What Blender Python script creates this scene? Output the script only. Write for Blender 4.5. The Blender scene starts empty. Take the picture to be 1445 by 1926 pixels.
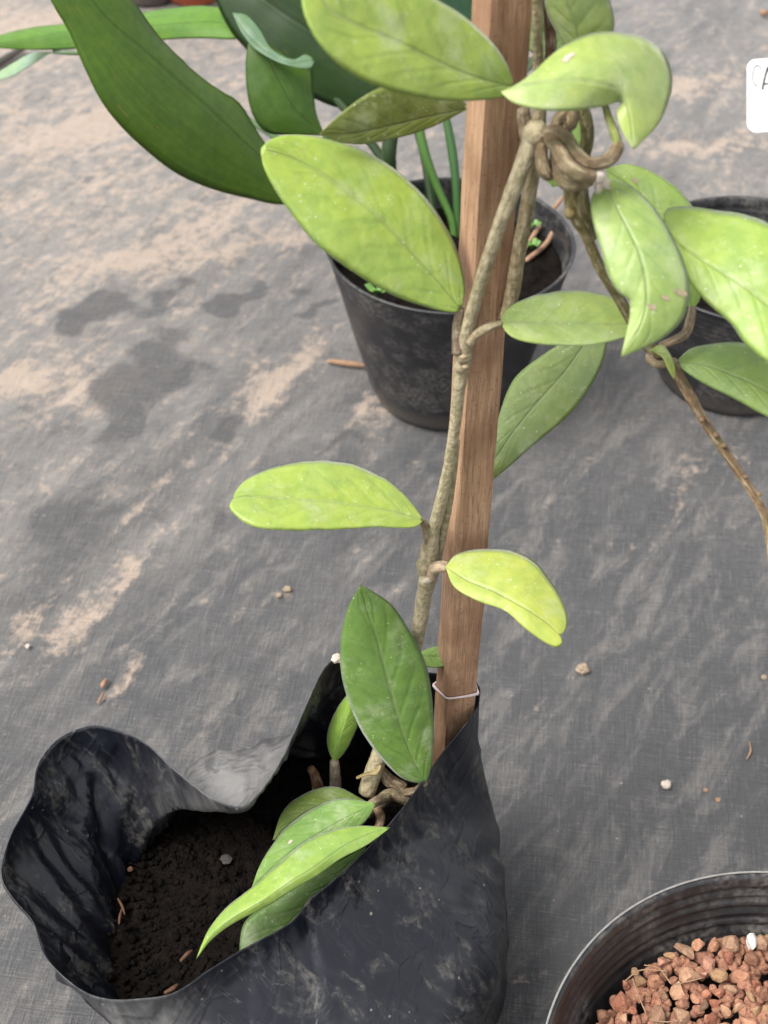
import bpy, bmesh, math, random
import numpy as np
from mathutils import Vector, noise as mn
random.seed(7); np.random.seed(7)
sc = bpy.context.scene
COL = sc.collection
# ------------------------------------------------------------------ camera
F = 2700.0; TH = math.radians(43); H = 0.80          # focal length in photo pixels, downward pitch, height
ST, CT = math.sin(TH), math.cos(TH)
cam = bpy.data.cameras.new('camera'); co = bpy.data.objects.new('camera', cam); COL.objects.link(co)
co.location = (0, 0, H); co.rotation_euler = (math.radians(90) - TH, 0, 0)
cam.sensor_fit = 'VERTICAL'; cam.sensor_height = 36.0; cam.sensor_width = 27.0
cam.lens = 36.0 * F / 1926.0
cam.clip_start = 0.02; cam.clip_end = 100
cam.dof.use_dof = True; cam.dof.focus_distance = 0.74; cam.dof.aperture_fstop = cam.lens / 3.6
sc.camera = co
# ------------------------------------------------------------------ light: bright overcast
SUN_EL, SUN_AZ = math.radians(58), math.radians(-112)   # azimuth from +Y towards +X
w = bpy.data.worlds.new('World'); sc.world = w; w.use_nodes = True
wn = w.node_tree; bg = wn.nodes['Background']
sky = wn.nodes.new('ShaderNodeTexSky'); sky.sky_type = 'NISHITA'; sky.sun_disc = False
sky.sun_elevation = SUN_EL; sky.sun_rotation = SUN_AZ; sky.dust_density = 3.0
hs = wn.nodes.new('ShaderNodeHueSaturation'); hs.inputs['Saturation'].default_value = 0.12
wn.links.new(sky.outputs[0], hs.inputs['Color']); wn.links.new(hs.outputs[0], bg.inputs['Color'])
bg.inputs['Strength'].default_value = 0.10
sl = bpy.data.lights.new('sun', 'SUN'); so = bpy.data.objects.new('sun', sl); COL.objects.link(so)
sl.energy = 1.5; sl.angle = math.radians(28); sl.color = (1.0, 0.965, 0.91)
sdir = Vector((math.sin(SUN_AZ) * math.cos(SUN_EL), math.cos(SUN_AZ) * math.cos(SUN_EL), math.sin(SUN_EL)))
so.rotation_euler = sdir.to_track_quat('Z', 'Y').to_euler(); so.location = (0, 0, 4)
sc.view_settings.view_transform = 'Standard'; sc.view_settings.look = 'None'
sc.view_settings.exposure = 1.63; sc.view_settings.gamma = 1.0

# ------------------------------------------------------------------ geometry helpers
def P(x, y, d):                       # a point at depth d along the view
    u = (x - 722.5) / F; v = (y - 963) / F
    return np.array([u * d, d * (CT - v * ST), H - d * (ST + v * CT)])
def dz(x, y, z):
    return (H - z) / (ST + (y - 963) / F * CT)
def G(x, y, z=0.0): return P(x, y, dz(x, y, z))
def ds(y): return 0.62 * 3216 / (3866 - y)      # depth of the stake's front edge
def lin(c):
    c = c / 255.0
    return c / 12.92 if c < .04045 else ((c + .055) / 1.055) ** 2.4
def C(r, g, b, k=.6): return (lin(r) * k, lin(g) * k, lin(b) * k, 1)
def tag(o, label=None, cat=None, group=None, kind=None):
    if label: o['label'] = label
    if cat: o['category'] = cat
    if group: o['group'] = group
    if kind: o['kind'] = kind
    return o
def empty(name, loc):
    o = bpy.data.objects.new(name, None); COL.objects.link(o); o.location = loc; o.empty_display_size = .02
    return o
def mk(name, verts, faces, mat, parent=None, uv=None, color=None, smooth=True, weld=0):
    me = bpy.data.meshes.new(name)
    me.from_pydata([tuple(v) for v in verts], [], [tuple(f) for f in faces])
    if uv is not None:
        ul = me.uv_layers.new(name='UVMap')
        li = np.zeros(len(me.loops), dtype=np.int32); me.loops.foreach_get('vertex_index', li)
        ul.data.foreach_set('uv', np.asarray(uv, dtype=np.float32)[li].ravel())
    if weld:
        bm = bmesh.new(); bm.from_mesh(me); bmesh.ops.remove_doubles(bm, verts=bm.verts, dist=weld)
        bmesh.ops.recalc_face_normals(bm, faces=bm.faces); bm.to_mesh(me); bm.free()
    if smooth: me.polygons.foreach_set('use_smooth', [True] * len(me.polygons))
    me.materials.append(mat)
    o = bpy.data.objects.new(name, me); COL.objects.link(o)
    if color: o.color = color
    if parent:
        o.parent = parent; o.matrix_parent_inverse = parent.matrix_basis.inverted()
        # keep plain transforms: verts are in world space
    return o
def smooth_curve(pts, n, closed=False):
    p = np.asarray(pts, float)
    if closed: q = np.vstack([p[-1], p, p[0], p[1]])
    else: q = np.vstack([2 * p[0] - p[1], p, 2 * p[-1] - p[-2]])
    out = []
    for i in range(1, len(q) - 2):
        a, b, c, d = q[i - 1], q[i], q[i + 1], q[i + 2]
        for t in np.linspace(0, 1, 24, endpoint=False):
            out.append(.5 * (2 * b + (c - a) * t + (2 * a - 5 * b + 4 * c - d) * t * t + (3 * b - a - 3 * c + d) * t ** 3))
    out.append(q[-2]); out = np.array(out)
    s = np.r_[0, np.cumsum(np.linalg.norm(np.diff(out[:, :3], axis=0), axis=1))]
    t = np.linspace(0, s[-1], n)
    return np.stack([np.interp(t, s, out[:, k]) for k in range(out.shape[1])], 1)
def nz(v, s): return mn.noise(Vector(v) * s)
def tube3(name, pts, rad, mat, parent=None, color=None, n=None, sides=10, rough=.06, nodes=()):
    a = np.c_[np.asarray(pts, float), np.asarray(rad, float)]
    n = n or max(8, 7 * len(pts)); a = smooth_curve(a, n)
    c = a[:, :3]; r = a[:, 3].copy()
    T = np.gradient(c, axis=0); T /= np.linalg.norm(T, axis=1)[:, None] + 1e-12
    up = np.array([.3, .5, .8]); up = np.cross(T[0], up); up /= np.linalg.norm(up)
    V = []; UV = []
    L = np.r_[0, np.cumsum(np.linalg.norm(np.diff(c, axis=0), axis=1))]
    for i in range(n):
        up = up - T[i] * np.dot(up, T[i]); up /= np.linalg.norm(up); bn = np.cross(T[i], up)
        for k in range(sides):
            an = 2 * math.pi * k / sides
            q = c[i] + (up * math.cos(an) + bn * math.sin(an)) * r[i]
            f = 1 + rough * (nz(q, 160) + .6 * nz(q, 420))
            V.append(c[i] + (q - c[i]) * f); UV.append((L[i] * 10, k / sides))
    Fc = []
    for i in range(n - 1):
        for k in range(sides):
            k2 = (k + 1) % sides
            Fc.append((i * sides + k, i * sides + k2, (i + 1) * sides + k2, (i + 1) * sides + k))
    for e, i, dr in ((0, 0, -1), (1, n - 1, 1)):
        V.append(c[i] + T[i] * dr * r[i] * .45); UV.append((0, 0)); b = len(V) - 1
        for k in range(sides):
            k2 = (k + 1) % sides
            Fc.append((i * sides + k2, i * sides + k, b) if e == 0 else (i * sides + k, i * sides + k2, b))
    return mk(name, V, Fc, mat, parent, uv=UV, color=color)
def tube(name, pts, mat, parent=None, color=None, **kw):      # pts: x, y, depth, radius in photo pixels
    return tube3(name, [P(x, y, d) for x, y, d, r in pts], [r * d / F for x, y, d, r in pts], mat, parent, color, **kw)
def knob(name, x, y, d, rpx, mat, parent, color, sq=(1, 1, 1)):
    bm = bmesh.new(); bmesh.ops.create_icosphere(bm, subdivisions=3, radius=1)
    c = P(x, y, d); r = rpx * d / F
    V = []
    for v in bm.verts:
        p = v.co * (1 + .16 * mn.noise(v.co * 2.3 + Vector(c) * 90))
        V.append(c + np.array(p) * r * np.array(sq))
    Fc = [[v.index for v in f.verts] for f in bm.faces]; bm.free()
    return mk(name, V, Fc, mat, parent, color=color)

# ------------------------------------------------------------------ material helpers
def mat_new(name):
    m = bpy.data.materials.new(name); m.use_nodes = True
    nt = m.node_tree; b = nt.nodes['Principled BSDF']
    return m, nt, b
def nd(nt, t, props=None, **inp):
    n = nt.nodes.new('ShaderNode' + t)
    for k, v in (props or {}).items(): setattr(n, k, v)
    for k, v in inp.items():
        s = n.inputs[int(k[1:])] if k[0] == 'i' and k[1:].isdigit() else n.inputs[k.replace('_', ' ')]
        if isinstance(v, bpy.types.NodeSocket): nt.links.new(v, s)
        else: s.default_value = v
    return n
def mth(nt, op, a, b=0.0, c=0.0, clamp=False):
    return nd(nt, 'Math', dict(operation=op, use_clamp=clamp), i0=a, i1=b, i2=c).outputs[0]
def mixc(nt, f, a, b, mode='MIX'):
    n = nt.nodes.new('ShaderNodeMix'); n.data_type = 'RGBA'; n.blend_type = mode; n.clamp_factor = True
    for i, v in ((0, f), (6, a), (7, b)):
        if isinstance(v, bpy.types.NodeSocket): nt.links.new(v, n.inputs[i])
        else: n.inputs[i].default_value = v
    return n.outputs[2]
def ramp(nt, f, lo, hi):
    return nd(nt, 'MapRange', dict(interpolation_type='SMOOTHSTEP'), i0=f, i1=lo, i2=hi, i3=0.0, i4=1.0).outputs[0]
def ocoord(nt, scale=(1, 1, 1), rot=(0, 0, 0)):
    g = nd(nt, 'NewGeometry').outputs['Position']
    if scale == (1, 1, 1) and rot == (0, 0, 0): return g
    a = nd(nt, 'Mapping', i0=g, Rotation=rot)                      # rotate first, then stretch
    return nd(nt, 'Mapping', i0=a.outputs[0], Scale=scale).outputs[0]
def noi(nt, vec, s, det=4.0, rough=.55, dist=0.0):
    return nd(nt, 'TexNoise', Vector=vec, Scale=s, Detail=det, Roughness=rough, Distortion=dist).outputs[0]
def bump(nt, b, h, strength, dist=.001):
    n = nd(nt, 'Bump', Height=h, Strength=strength, Distance=dist)
    nt.links.new(n.outputs[0], b.inputs['Normal']); return n
def setb(nt, b, **kw):
    for k, v in kw.items():
        s = b.inputs[k.replace('_', ' ')]
        if isinstance(v, bpy.types.NodeSocket): nt.links.new(v, s)
        else: s.default_value = v

def make_leaf_mat(name, veins=7.0, stripes=False, gloss=.42, speck=1.0, trans=.22):
    m, nt, b = mat_new(name)
    col = nd(nt, 'ObjectInfo').outputs['Color']; rnd = nd(nt, 'ObjectInfo').outputs['Random']
    pos = ocoord(nt)
    uv = nd(nt, 'SeparateXYZ', i0=nd(nt, 'UVMap', dict(uv_map='UVMap')).outputs[0])
    s, t0 = uv.outputs[0], uv.outputs[1]
    wob = mth(nt, 'MULTIPLY', mth(nt, 'SUBTRACT', noi(nt, pos, 45, 2), .5), .10)
    t = mth(nt, 'ABSOLUTE', mth(nt, 'MULTIPLY', mth(nt, 'ADD', mth(nt, 'SUBTRACT', t0, .5), mth(nt, 'MULTIPLY', wob, .25)), 2.0))
    big = noi(nt, pos, 38, 3); mid = noi(nt, pos, 160, 4)
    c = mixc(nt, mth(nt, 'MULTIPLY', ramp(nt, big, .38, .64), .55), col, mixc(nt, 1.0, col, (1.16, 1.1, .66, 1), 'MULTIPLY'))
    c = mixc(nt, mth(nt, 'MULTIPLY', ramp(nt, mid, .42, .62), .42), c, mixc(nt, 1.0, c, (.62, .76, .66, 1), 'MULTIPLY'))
    if stripes:
        st = noi(nt, nd(nt, 'Mapping', i0=nd(nt, 'UVMap', dict(uv_map='UVMap')).outputs[0], Scale=(1.2, 42, 1)).outputs[0], 1.0, 3)
        c = mixc(nt, mth(nt, 'MULTIPLY', ramp(nt, st, .40, .62), .4), c, mixc(nt, 1.0, c, (1.6, 1.45, 1.5, 1), 'MULTIPLY'))
        h = mth(nt, 'ADD', mth(nt, 'MULTIPLY', st, .6), ramp(nt, t, 0.0, .07))
        c = mixc(nt, mth(nt, 'MULTIPLY', mth(nt, 'SUBTRACT', 1.0, ramp(nt, t, .01, .06)), .5), c, mixc(nt, 1.0, c, (.45, .5, .5, 1), 'MULTIPLY'))
        blem = mth(nt, 'MULTIPLY', ramp(nt, noi(nt, nd(nt, 'Mapping', i0=nd(nt, 'UVMap', dict(uv_map='UVMap')).outputs[0], Scale=(14, 40, 1)).outputs[0], 1.0, 2), .68, .74), .7)
        c = mixc(nt, blem, c, C(176, 140, 70))
        bump(nt, b, h, .25, .0015)
    else:
        sv = mth(nt, 'ADD', mth(nt, 'SUBTRACT', mth(nt, 'MULTIPLY', s, veins), mth(nt, 'MULTIPLY', mth(nt, 'POWER', t, .85), 1.9)), mth(nt, 'ADD', mth(nt, 'MULTIPLY', wob, 5.0), rnd))
        dv = mth(nt, 'PINGPONG', sv, .5)                                  # 0 on a side vein
        side = mth(nt, 'MULTIPLY', mth(nt, 'MULTIPLY', nd(nt, 'ObjectInfo').outputs['Alpha'], mth(nt, 'SUBTRACT', 1.0, ramp(nt, dv, .0, .24))), mth(nt, 'SUBTRACT', 1.0, ramp(nt, t, .45, .92)))
        mids = mth(nt, 'SUBTRACT', 1.0, ramp(nt, t, .004, .075))
        patch = ramp(nt, noi(nt, pos, 70, 2), .35, .6)
        c = mixc(nt, mth(nt, 'MULTIPLY', mth(nt, 'MULTIPLY', side, patch), .17), c, mixc(nt, 1.0, c, (.55, .70, .80, 1), 'MULTIPLY'))
        c = mixc(nt, mth(nt, 'MULTIPLY', mids, .38), c, mixc(nt, .5, mixc(nt, 1.0, c, (.62, .72, .80, 1), 'MULTIPLY'), C(188, 192, 150)))
        # chalky water marks and flecks
        vor = nd(nt, 'TexVoronoi', Vector=pos, Scale=520.0)
        fl = mth(nt, 'MULTIPLY', mth(nt, 'LESS_THAN', mth(nt, 'ADD', vor.outputs['Distance'], mth(nt, 'MULTIPLY', mth(nt, 'SUBTRACT', noi(nt, pos, 1500, 2), .5), 1.1)), .22), mth(nt, 'GREATER_THAN', nd(nt, 'SeparateColor', i0=vor.outputs['Color']).outputs[0], .955))
        ring = noi(nt, pos, 260, 3, .6, 1.5)
        crk = mth(nt, 'SUBTRACT', 1.0, ramp(nt, mth(nt, 'ABSOLUTE', mth(nt, 'SUBTRACT', ring, .56)), .0, .012))
        crk = mth(nt, 'MULTIPLY', crk, ramp(nt, noi(nt, pos, 95, 2), .50, .62))
        wm = mth(nt, 'MAXIMUM', mth(nt, 'MULTIPLY', fl, .6), mth(nt, 'MULTIPLY', crk, .7))
        c = mixc(nt, mth(nt, 'MULTIPLY', wm, speck), c, C(232, 236, 205, .7))
        film = ramp(nt, noi(nt, pos, 55, 4, .65), .5, .75)
        c = mixc(nt, mth(nt, 'ADD', .05, mth(nt, 'MULTIPLY', film, .36)), c, C(220, 228, 190, .68))
        c = mixc(nt, mth(nt, 'MULTIPLY', ramp(nt, t, .94, .99), .35), c, mixc(nt, 1.0, c, (.45, .62, .5, 1), 'MULTIPLY'))      # dark leaf margin
        hh = mth(nt, 'SUBTRACT', mth(nt, 'MULTIPLY', noi(nt, pos, 190, 3), .5), mth(nt, 'ADD', mth(nt, 'MULTIPLY', side, .16), mth(nt, 'MULTIPLY', mids, .45)))
        bump(nt, b, hh, .7, .0013)
    rg = mth(nt, 'ADD', gloss - .06, mth(nt, 'MULTIPLY', mid, .22))
    setb(nt, b, Base_Color=c, Roughness=rg, Specular_IOR_Level=.36 if stripes else .45, Sheen_Weight=0.0 if stripes else .22, Sheen_Roughness=.35)
    tr = nd(nt, 'BsdfTranslucent', Color=mixc(nt, 1.0, c, (1.15, 1.25, .45, 1), 'MULTIPLY'))
    ms = nd(nt, 'MixShader', i0=trans, i1=b.outputs[0], i2=tr.outputs[0])
    nt.links.new(ms.outputs[0], nt.nodes['Material Output'].inputs['Surface'])
    return m
M_LEAF = make_leaf_mat('hoya_leaf')
M_DARK = make_leaf_mat('broad_leaf', stripes=True, gloss=.33, trans=.16)

m, nt, b = mat_new('stem_bark'); M_STEM = m
pos = ocoord(nt); col = nd(nt, 'ObjectInfo').outputs['Color']
uvn = nd(nt, 'UVMap', dict(uv_map='UVMap')).outputs[0]
lon = noi(nt, nd(nt, 'Mapping', i0=uvn, Scale=(14, 9, 1)).outputs[0], 1.0, 4)
n1 = noi(nt, pos, 330, 4, .65)
c = mixc(nt, mth(nt, 'MULTIPLY', ramp(nt, n1, .40, .62), .7), col, mixc(nt, 1.0, col, (.52, .50, .42, 1), 'MULTIPLY'))
c = mixc(nt, mth(nt, 'MULTIPLY', ramp(nt, lon, .46, .64), .42), c, C(225, 212, 180))
c = mixc(nt, mth(nt, 'MULTIPLY', ramp(nt, noi(nt, pos, 90, 3), .5, .66), .3), c, C(120, 125, 75))
setb(nt, b, Base_Color=c, Roughness=.75); bump(nt, b, mth(nt, 'ADD', n1, lon), .9, .0014)

m, nt, b = mat_new('green_stalk'); M_STALK = m
col = nd(nt, 'ObjectInfo').outputs['Color']; n1 = noi(nt, ocoord(nt), 60, 3)
setb(nt, b, Base_Color=mixc(nt, mth(nt, 'MULTIPLY', n1, .5), col, mixc(nt, 1.0, col, (1.5, 1.4, 1.1, 1), 'MULTIPLY')), Roughness=.42)

m, nt, b = mat_new('stake_wood'); M_WOOD = m
g1 = noi(nt, ocoord(nt, (300, 300, 16)), 1.0, 6, .7, 1.6); g2 = noi(nt, ocoord(nt, (900, 900, 60)), 1.0, 3)
n1 = noi(nt, ocoord(nt), 22, 4, .6)
c = mixc(nt, ramp(nt, g1, .3, .7), C(166, 126, 94, .70), C(212, 174, 138, .72))
c = mixc(nt, mth(nt, 'MULTIPLY', ramp(nt, n1, .4, .62), .7), c, C(154, 112, 82, .64))
c = mixc(nt, mth(nt, 'MULTIPLY', ramp(nt, g2, .58, .72), .6), c, C(118, 82, 58))
c = mixc(nt, mth(nt, 'MULTIPLY', ramp(nt, noi(nt, ocoord(nt), 620, 2), .62, .72), .6), c, C(105, 72, 52))
c = mixc(nt, mth(nt, 'MULTIPLY', ramp(nt, noi(nt, ocoord(nt, (60, 60, 18)), 1.0, 3), .66, .74), .45), c, C(92, 70, 58))
setb(nt, b, Base_Color=c, Roughness=.8); bump(nt, b, mth(nt, 'ADD', g1, mth(nt, 'MULTIPLY', g2, .8)), .55, .0009)

m, nt, b = mat_new('black_film'); M_FILM = m
pos = ocoord(nt); n1 = noi(nt, ocoord(nt, (34, 34, 9), (0, .35, .3)), 1.0, 6, .72, 1.6); n2 = noi(nt, pos, 240, 4, .6); n3 = noi(nt, pos, 16, 3)
scf = mth(nt, 'MULTIPLY', ramp(nt, n1, .50, .68), ramp(nt, n2, .34, .64))
c = mixc(nt, mth(nt, 'MULTIPLY', n3, .4), (.0045, .0055, .0095, 1), (.010, .012, .019, 1))
c = mixc(nt, mth(nt, 'MULTIPLY', scf, .6), c, (.13, .12, .105, 1))
ln = noi(nt, ocoord(nt, (120, 120, 14), (.2, .5, .6)), 1.0, 3, .5, .6)
scr = mth(nt, 'SUBTRACT', 1.0, ramp(nt, mth(nt, 'ABSOLUTE', mth(nt, 'SUBTRACT', ln, .60)), .0, .012))
c = mixc(nt, mth(nt, 'MULTIPLY', scr, mth(nt, 'MULTIPLY', ramp(nt, n3, .45, .6), .2)), c, (.20, .19, .175, 1))
vor = nd(nt, 'TexVoronoi', Vector=pos, Scale=300.0)
fl = mth(nt, 'MULTIPLY', mth(nt, 'LESS_THAN', mth(nt, 'ADD', vor.outputs['Distance'], mth(nt, 'MULTIPLY', mth(nt, 'SUBTRACT', n2, .5), 1.6)), .10), mth(nt, 'GREATER_THAN', nd(nt, 'SeparateColor', i0=vor.outputs['Color']).outputs[0], .955))
c = mixc(nt, mth(nt, 'MULTIPLY', fl, .45), c, (.28, .26, .23, 1))
dust_sheen = nd(nt, 'Attribute', dict(attribute_name='dusty')).outputs['Fac']  # front left dust, plus sky sheen painted into the fold and lower front
c = mixc(nt, mth(nt, 'MULTIPLY', dust_sheen, mth(nt, 'ADD', .35, mth(nt, 'MULTIPLY', ramp(nt, n1, .35, .6), .65))), c, mixc(nt, n3, (.14, .14, .145, 1), (.21, .20, .185, 1)))
setb(nt, b, Base_Color=c, Roughness=mth(nt, 'ADD', .36, mth(nt, 'MULTIPLY', scf, .4)), Specular_IOR_Level=.38, Coat_Weight=.2, Coat_Roughness=.16)
rd1 = mth(nt, 'ABSOLUTE', mth(nt, 'SUBTRACT', noi(nt, ocoord(nt, (17, 17, 7), (.1, .5, .4)), 1.0, 3, .5, .8), .5)); rd2 = mth(nt, 'ABSOLUTE', mth(nt, 'SUBTRACT', noi(nt, ocoord(nt, (36, 36, 12), (.3, -.4, .2)), 1.0, 3, .5, .8), .5))
crs = mth(nt, 'SUBTRACT', mth(nt, 'MULTIPLY', noi(nt, pos, 30, 3), .8), mth(nt, 'ADD', ramp(nt, rd1, 0.0, .07), mth(nt, 'MULTIPLY', ramp(nt, rd2, 0.0, .07), .4)))
bump(nt, b, mth(nt, 'ADD', crs, mth(nt, 'MULTIPLY', n2, .05)), .30, .0030)

m, nt, b = mat_new('pot_plastic'); M_POT = m
pos = ocoord(nt); n1 = noi(nt, pos, 30, 5, .65); n2 = noi(nt, pos, 300, 3)
du = mth(nt, 'MULTIPLY', ramp(nt, n1, .40, .66), ramp(nt, n2, .3, .65))
zz = nd(nt, 'SeparateXYZ', i0=pos).outputs[2]
mud = mth(nt, 'MULTIPLY', mth(nt, 'SUBTRACT', 1.0, ramp(nt, mth(nt, 'ADD', zz, mth(nt, 'MULTIPLY', n1, .03)), .012, .04)), .45)  # splashed mud round the foot
c = mixc(nt, mth(nt, 'MULTIPLY', du, .7), (.014, .014, .016, 1), (.12, .11, .10, 1))
c = mixc(nt, mud, c, (.17, .14, .115, 1))
setb(nt, b, Base_Color=c, Roughness=mth(nt, 'ADD', .38, mth(nt, 'MULTIPLY', du, .35)))
bump(nt, b, n2, .12, .001)

m, nt, b = mat_new('potting_soil'); M_SOIL = m
pos = ocoord(nt); n1 = noi(nt, pos, 130, 5, .7); n2 = noi(nt, pos, 600, 3)
c = mixc(nt, ramp(nt, n1, .3, .75), (.0014, .001, .0008, 1), (.011, .0075, .0055, 1))
c = mixc(nt, mth(nt, 'MULTIPLY', ramp(nt, n2, .66, .76), .4), c, (.05, .03, .02, 1))
setb(nt, b, Base_Color=c, Roughness=.9, Specular_IOR_Level=.1); bump(nt, b, mth(nt, 'ADD', n1, mth(nt, 'MULTIPLY', n2, .5)), 1.0, .004)

m, nt, b = mat_new('lava_stone'); M_STONE = m
pos = ocoord(nt); col = nd(nt, 'ObjectInfo').outputs['Color']; n1 = noi(nt, pos, 420, 4, .65); n2 = noi(nt, pos, 1300, 2)
c = mixc(nt, mth(nt, 'MULTIPLY', ramp(nt, n1, .4, .68), .7), col, mixc(nt, 1.0, col, (.55, .52, .48, 1), 'MULTIPLY'))
c = mixc(nt, mth(nt, 'MULTIPLY', ramp(nt, n2, .55, .7), .45), c, C(222, 170, 138))
setb(nt, b, Base_Color=c, Roughness=.85); bump(nt, b, mth(nt, 'ADD', n1, mth(nt, 'MULTIPLY', n2, .5)), .8, .0012)

def flat_mat(name, col, rough=.6, var=.25, sc_=120):
    m, nt, b = mat_new(name); pos = ocoord(nt); n1 = noi(nt, pos, sc_, 4)
    c = mixc(nt, mth(nt, 'MULTIPLY', ramp(nt, n1, .35, .7), var), col, mixc(nt, 1.0, col, (.55, .53, .5, 1), 'MULTIPLY'))
    setb(nt, b, Base_Color=c, Roughness=rough); bump(nt, b, n1, .25, .0008); return m
M_TERRA = flat_mat('terracotta', C(205, 104, 66), .8)
M_WHITE = flat_mat('white_tag', (.66, .66, .65, 1), .35, .10)
M_INK = flat_mat('marker_ink', (.03, .035, .03, 1), .6)
M_SMUDGE = flat_mat('faded_ink', (.33, .34, .34, 1), .6)
M_STRING = flat_mat('tie_band', C(222, 205, 205, .75), .45, .2, 400)
M_TWIG = flat_mat('dry_twig', C(184, 146, 116), .8, .6, 300)
M_BARK = flat_mat('wet_bark', C(112, 76, 54), .8, .6, 300)
M_CLOD = flat_mat('dry_clod', C(178, 158, 135), .95, .7, 420)
M_PALE = flat_mat('pale_pebble', C(220, 205, 190), .8, .4, 500)
M_SEED = flat_mat('seedling_green', C(120, 190, 70), .5, .3, 200)
M_SCAR = flat_mat('corky_scar', C(200, 180, 150), .85, .6, 700)

# ------------------------------------------------------------------ ground: woven weed mat
m, nt, b = mat_new('weed_mat'); M_MAT = m
A = math.radians(31)                                                 # the mat's warp runs up to the right
pos = ocoord(nt); wet = nd(nt, 'Attribute', dict(attribute_name='wet')).outputs['Fac']; mud = nd(nt, 'Attribute', dict(attribute_name='mud')).outputs['Fac']
dust = nd(nt, 'Attribute', dict(attribute_name='dust')).outputs['Fac']
strk = noi(nt, ocoord(nt, (50, 15, 1), (0, 0, A)), 1.0, 7, .70, .5)
blot = noi(nt, ocoord(nt, (15, 7, 1), (0, 0, A)), 1.0, 5, .62, .5)
fine = noi(nt, pos, 520, 4, .65); mid = noi(nt, pos, 85, 7, .74)
B = math.radians(7)                                                  # direction of the woven tapes
ta = noi(nt, ocoord(nt, (620, 45, 1), (0, 0, B)), 1.0, 3, .6); tb_ = noi(nt, ocoord(nt, (40, 760, 1), (0, 0, B)), 1.0, 3, .6)
thr = mth(nt, 'ADD', mth(nt, 'MULTIPLY', ta, .5), mth(nt, 'MULTIPLY', tb_, .5))
dd = mth(nt, 'ADD', mth(nt, 'MULTIPLY', dust, .75), mth(nt, 'MULTIPLY', mth(nt, 'SUBTRACT', blot, .5), 1.1))
c = mixc(nt, ramp(nt, dd, .0, .8), C(68, 68, 70), C(138, 132, 126))
c = mixc(nt, mth(nt, 'MULTIPLY', ramp(nt, strk, .46, .64), .40), c, C(152, 145, 138))
c = mixc(nt, mth(nt, 'MULTIPLY', ramp(nt, noi(nt, ocoord(nt, (80, 24, 1), (0, 0, A)), 1.0, 5, .6), .50, .66), .5), c, C(66, 66, 69))
lay = mth(nt, 'ADD', mth(nt, 'MULTIPLY', strk, .55), mth(nt, 'ADD', mth(nt, 'MULTIPLY', mid, .75), mth(nt, 'MULTIPLY', dust, .17)))
tan = mth(nt, 'MULTIPLY', ramp(nt, mth(nt, 'ADD', lay, mth(nt, 'SUBTRACT', mth(nt, 'MULTIPLY', mud, .26), .10)), .66, .86), .85)
c = mixc(nt, tan, c, mixc(nt, fine, C(170, 144, 122), C(218, 198, 178)))
c = mixc(nt, mth(nt, 'MULTIPLY', ramp(nt, mth(nt, 'ADD', wet, mth(nt, 'MULTIPLY', mth(nt, 'SUBTRACT', mid, .5), .9)), .28, .56), .85), c, C(62, 60, 61))
c = mixc(nt, mth(nt, 'MULTIPLY', ramp(nt, thr, .45, .61), .52), c, mixc(nt, 1.0, c, (.40, .40, .41, 1), 'MULTIPLY'))
c = mixc(nt, mth(nt, 'MULTIPLY', mth(nt, 'SUBTRACT', 1.0, ramp(nt, thr, .34, .46)), .35), c, C(150, 146, 142))
c = mixc(nt, mth(nt, 'MULTIPLY', ramp(nt, fine, .55, .70), .35), c, C(46, 46, 49))
vor = nd(nt, 'TexVoronoi', Vector=pos, Scale=130.0)
fl = mth(nt, 'MULTIPLY', mth(nt, 'LESS_THAN', mth(nt, 'ADD', vor.outputs['Distance'], mth(nt, 'MULTIPLY', mth(nt, 'SUBTRACT', fine, .5), .8)), .05), mth(nt, 'GREATER_THAN', nd(nt, 'SeparateColor', i0=vor.outputs['Color']).outputs[0], .92))
c = mixc(nt, mth(nt, 'MULTIPLY', fl, .6), c, C(206, 190, 170))
setb(nt, b, Base_Color=c, Roughness=.55, Specular_IOR_Level=.5, Sheen_Weight=.25, Sheen_Roughness=.5)
bump(nt, b, mth(nt, 'SUBTRACT', mth(nt, 'ADD', mth(nt, 'MULTIPLY', mid, 1.0), mth(nt, 'MULTIPLY', strk, .8)), mth(nt, 'MULTIPLY', thr, 1.3)), .75, .0018)

def axis(lo, hi, step, far):
    a = list(np.arange(lo, hi, step)); s = step
    while a[-1] < far: s *= 1.35; a.append(a[-1] + s)
    s = step
    while a[0] > -far: s *= 1.35; a.insert(0, a[0] - s)
    return np.array(a)
gx, gy = axis(-.72, .72, .006, 8), axis(.25, 2.1, .006, 12)
WET = [(270, 700, 95, 55, 40, 1.), (240, 770, 60, 30, 40, .9), (180, 580, 70, 30, 20, .9), (300, 560, 70, 18, 15, .9), (440, 560, 50, 17, 10, .9), (560, 530, 50, 14, 12, .7),
       (130, 985, 100, 40, 28, .7), (400, 670, 40, 22, 20, .6), (430, 805, 35, 25, 10, .7), (395, 975, 45, 25, 40, .6), (60, 800, 60, 25, 25, .4), (590, 570, 40, 10, 10, .7), (640, 830, 50, 16, 55, .6), (1230, 480, 60, 30, 10, .5), (1300, 260, 70, 18, 10, .4)]
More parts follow.
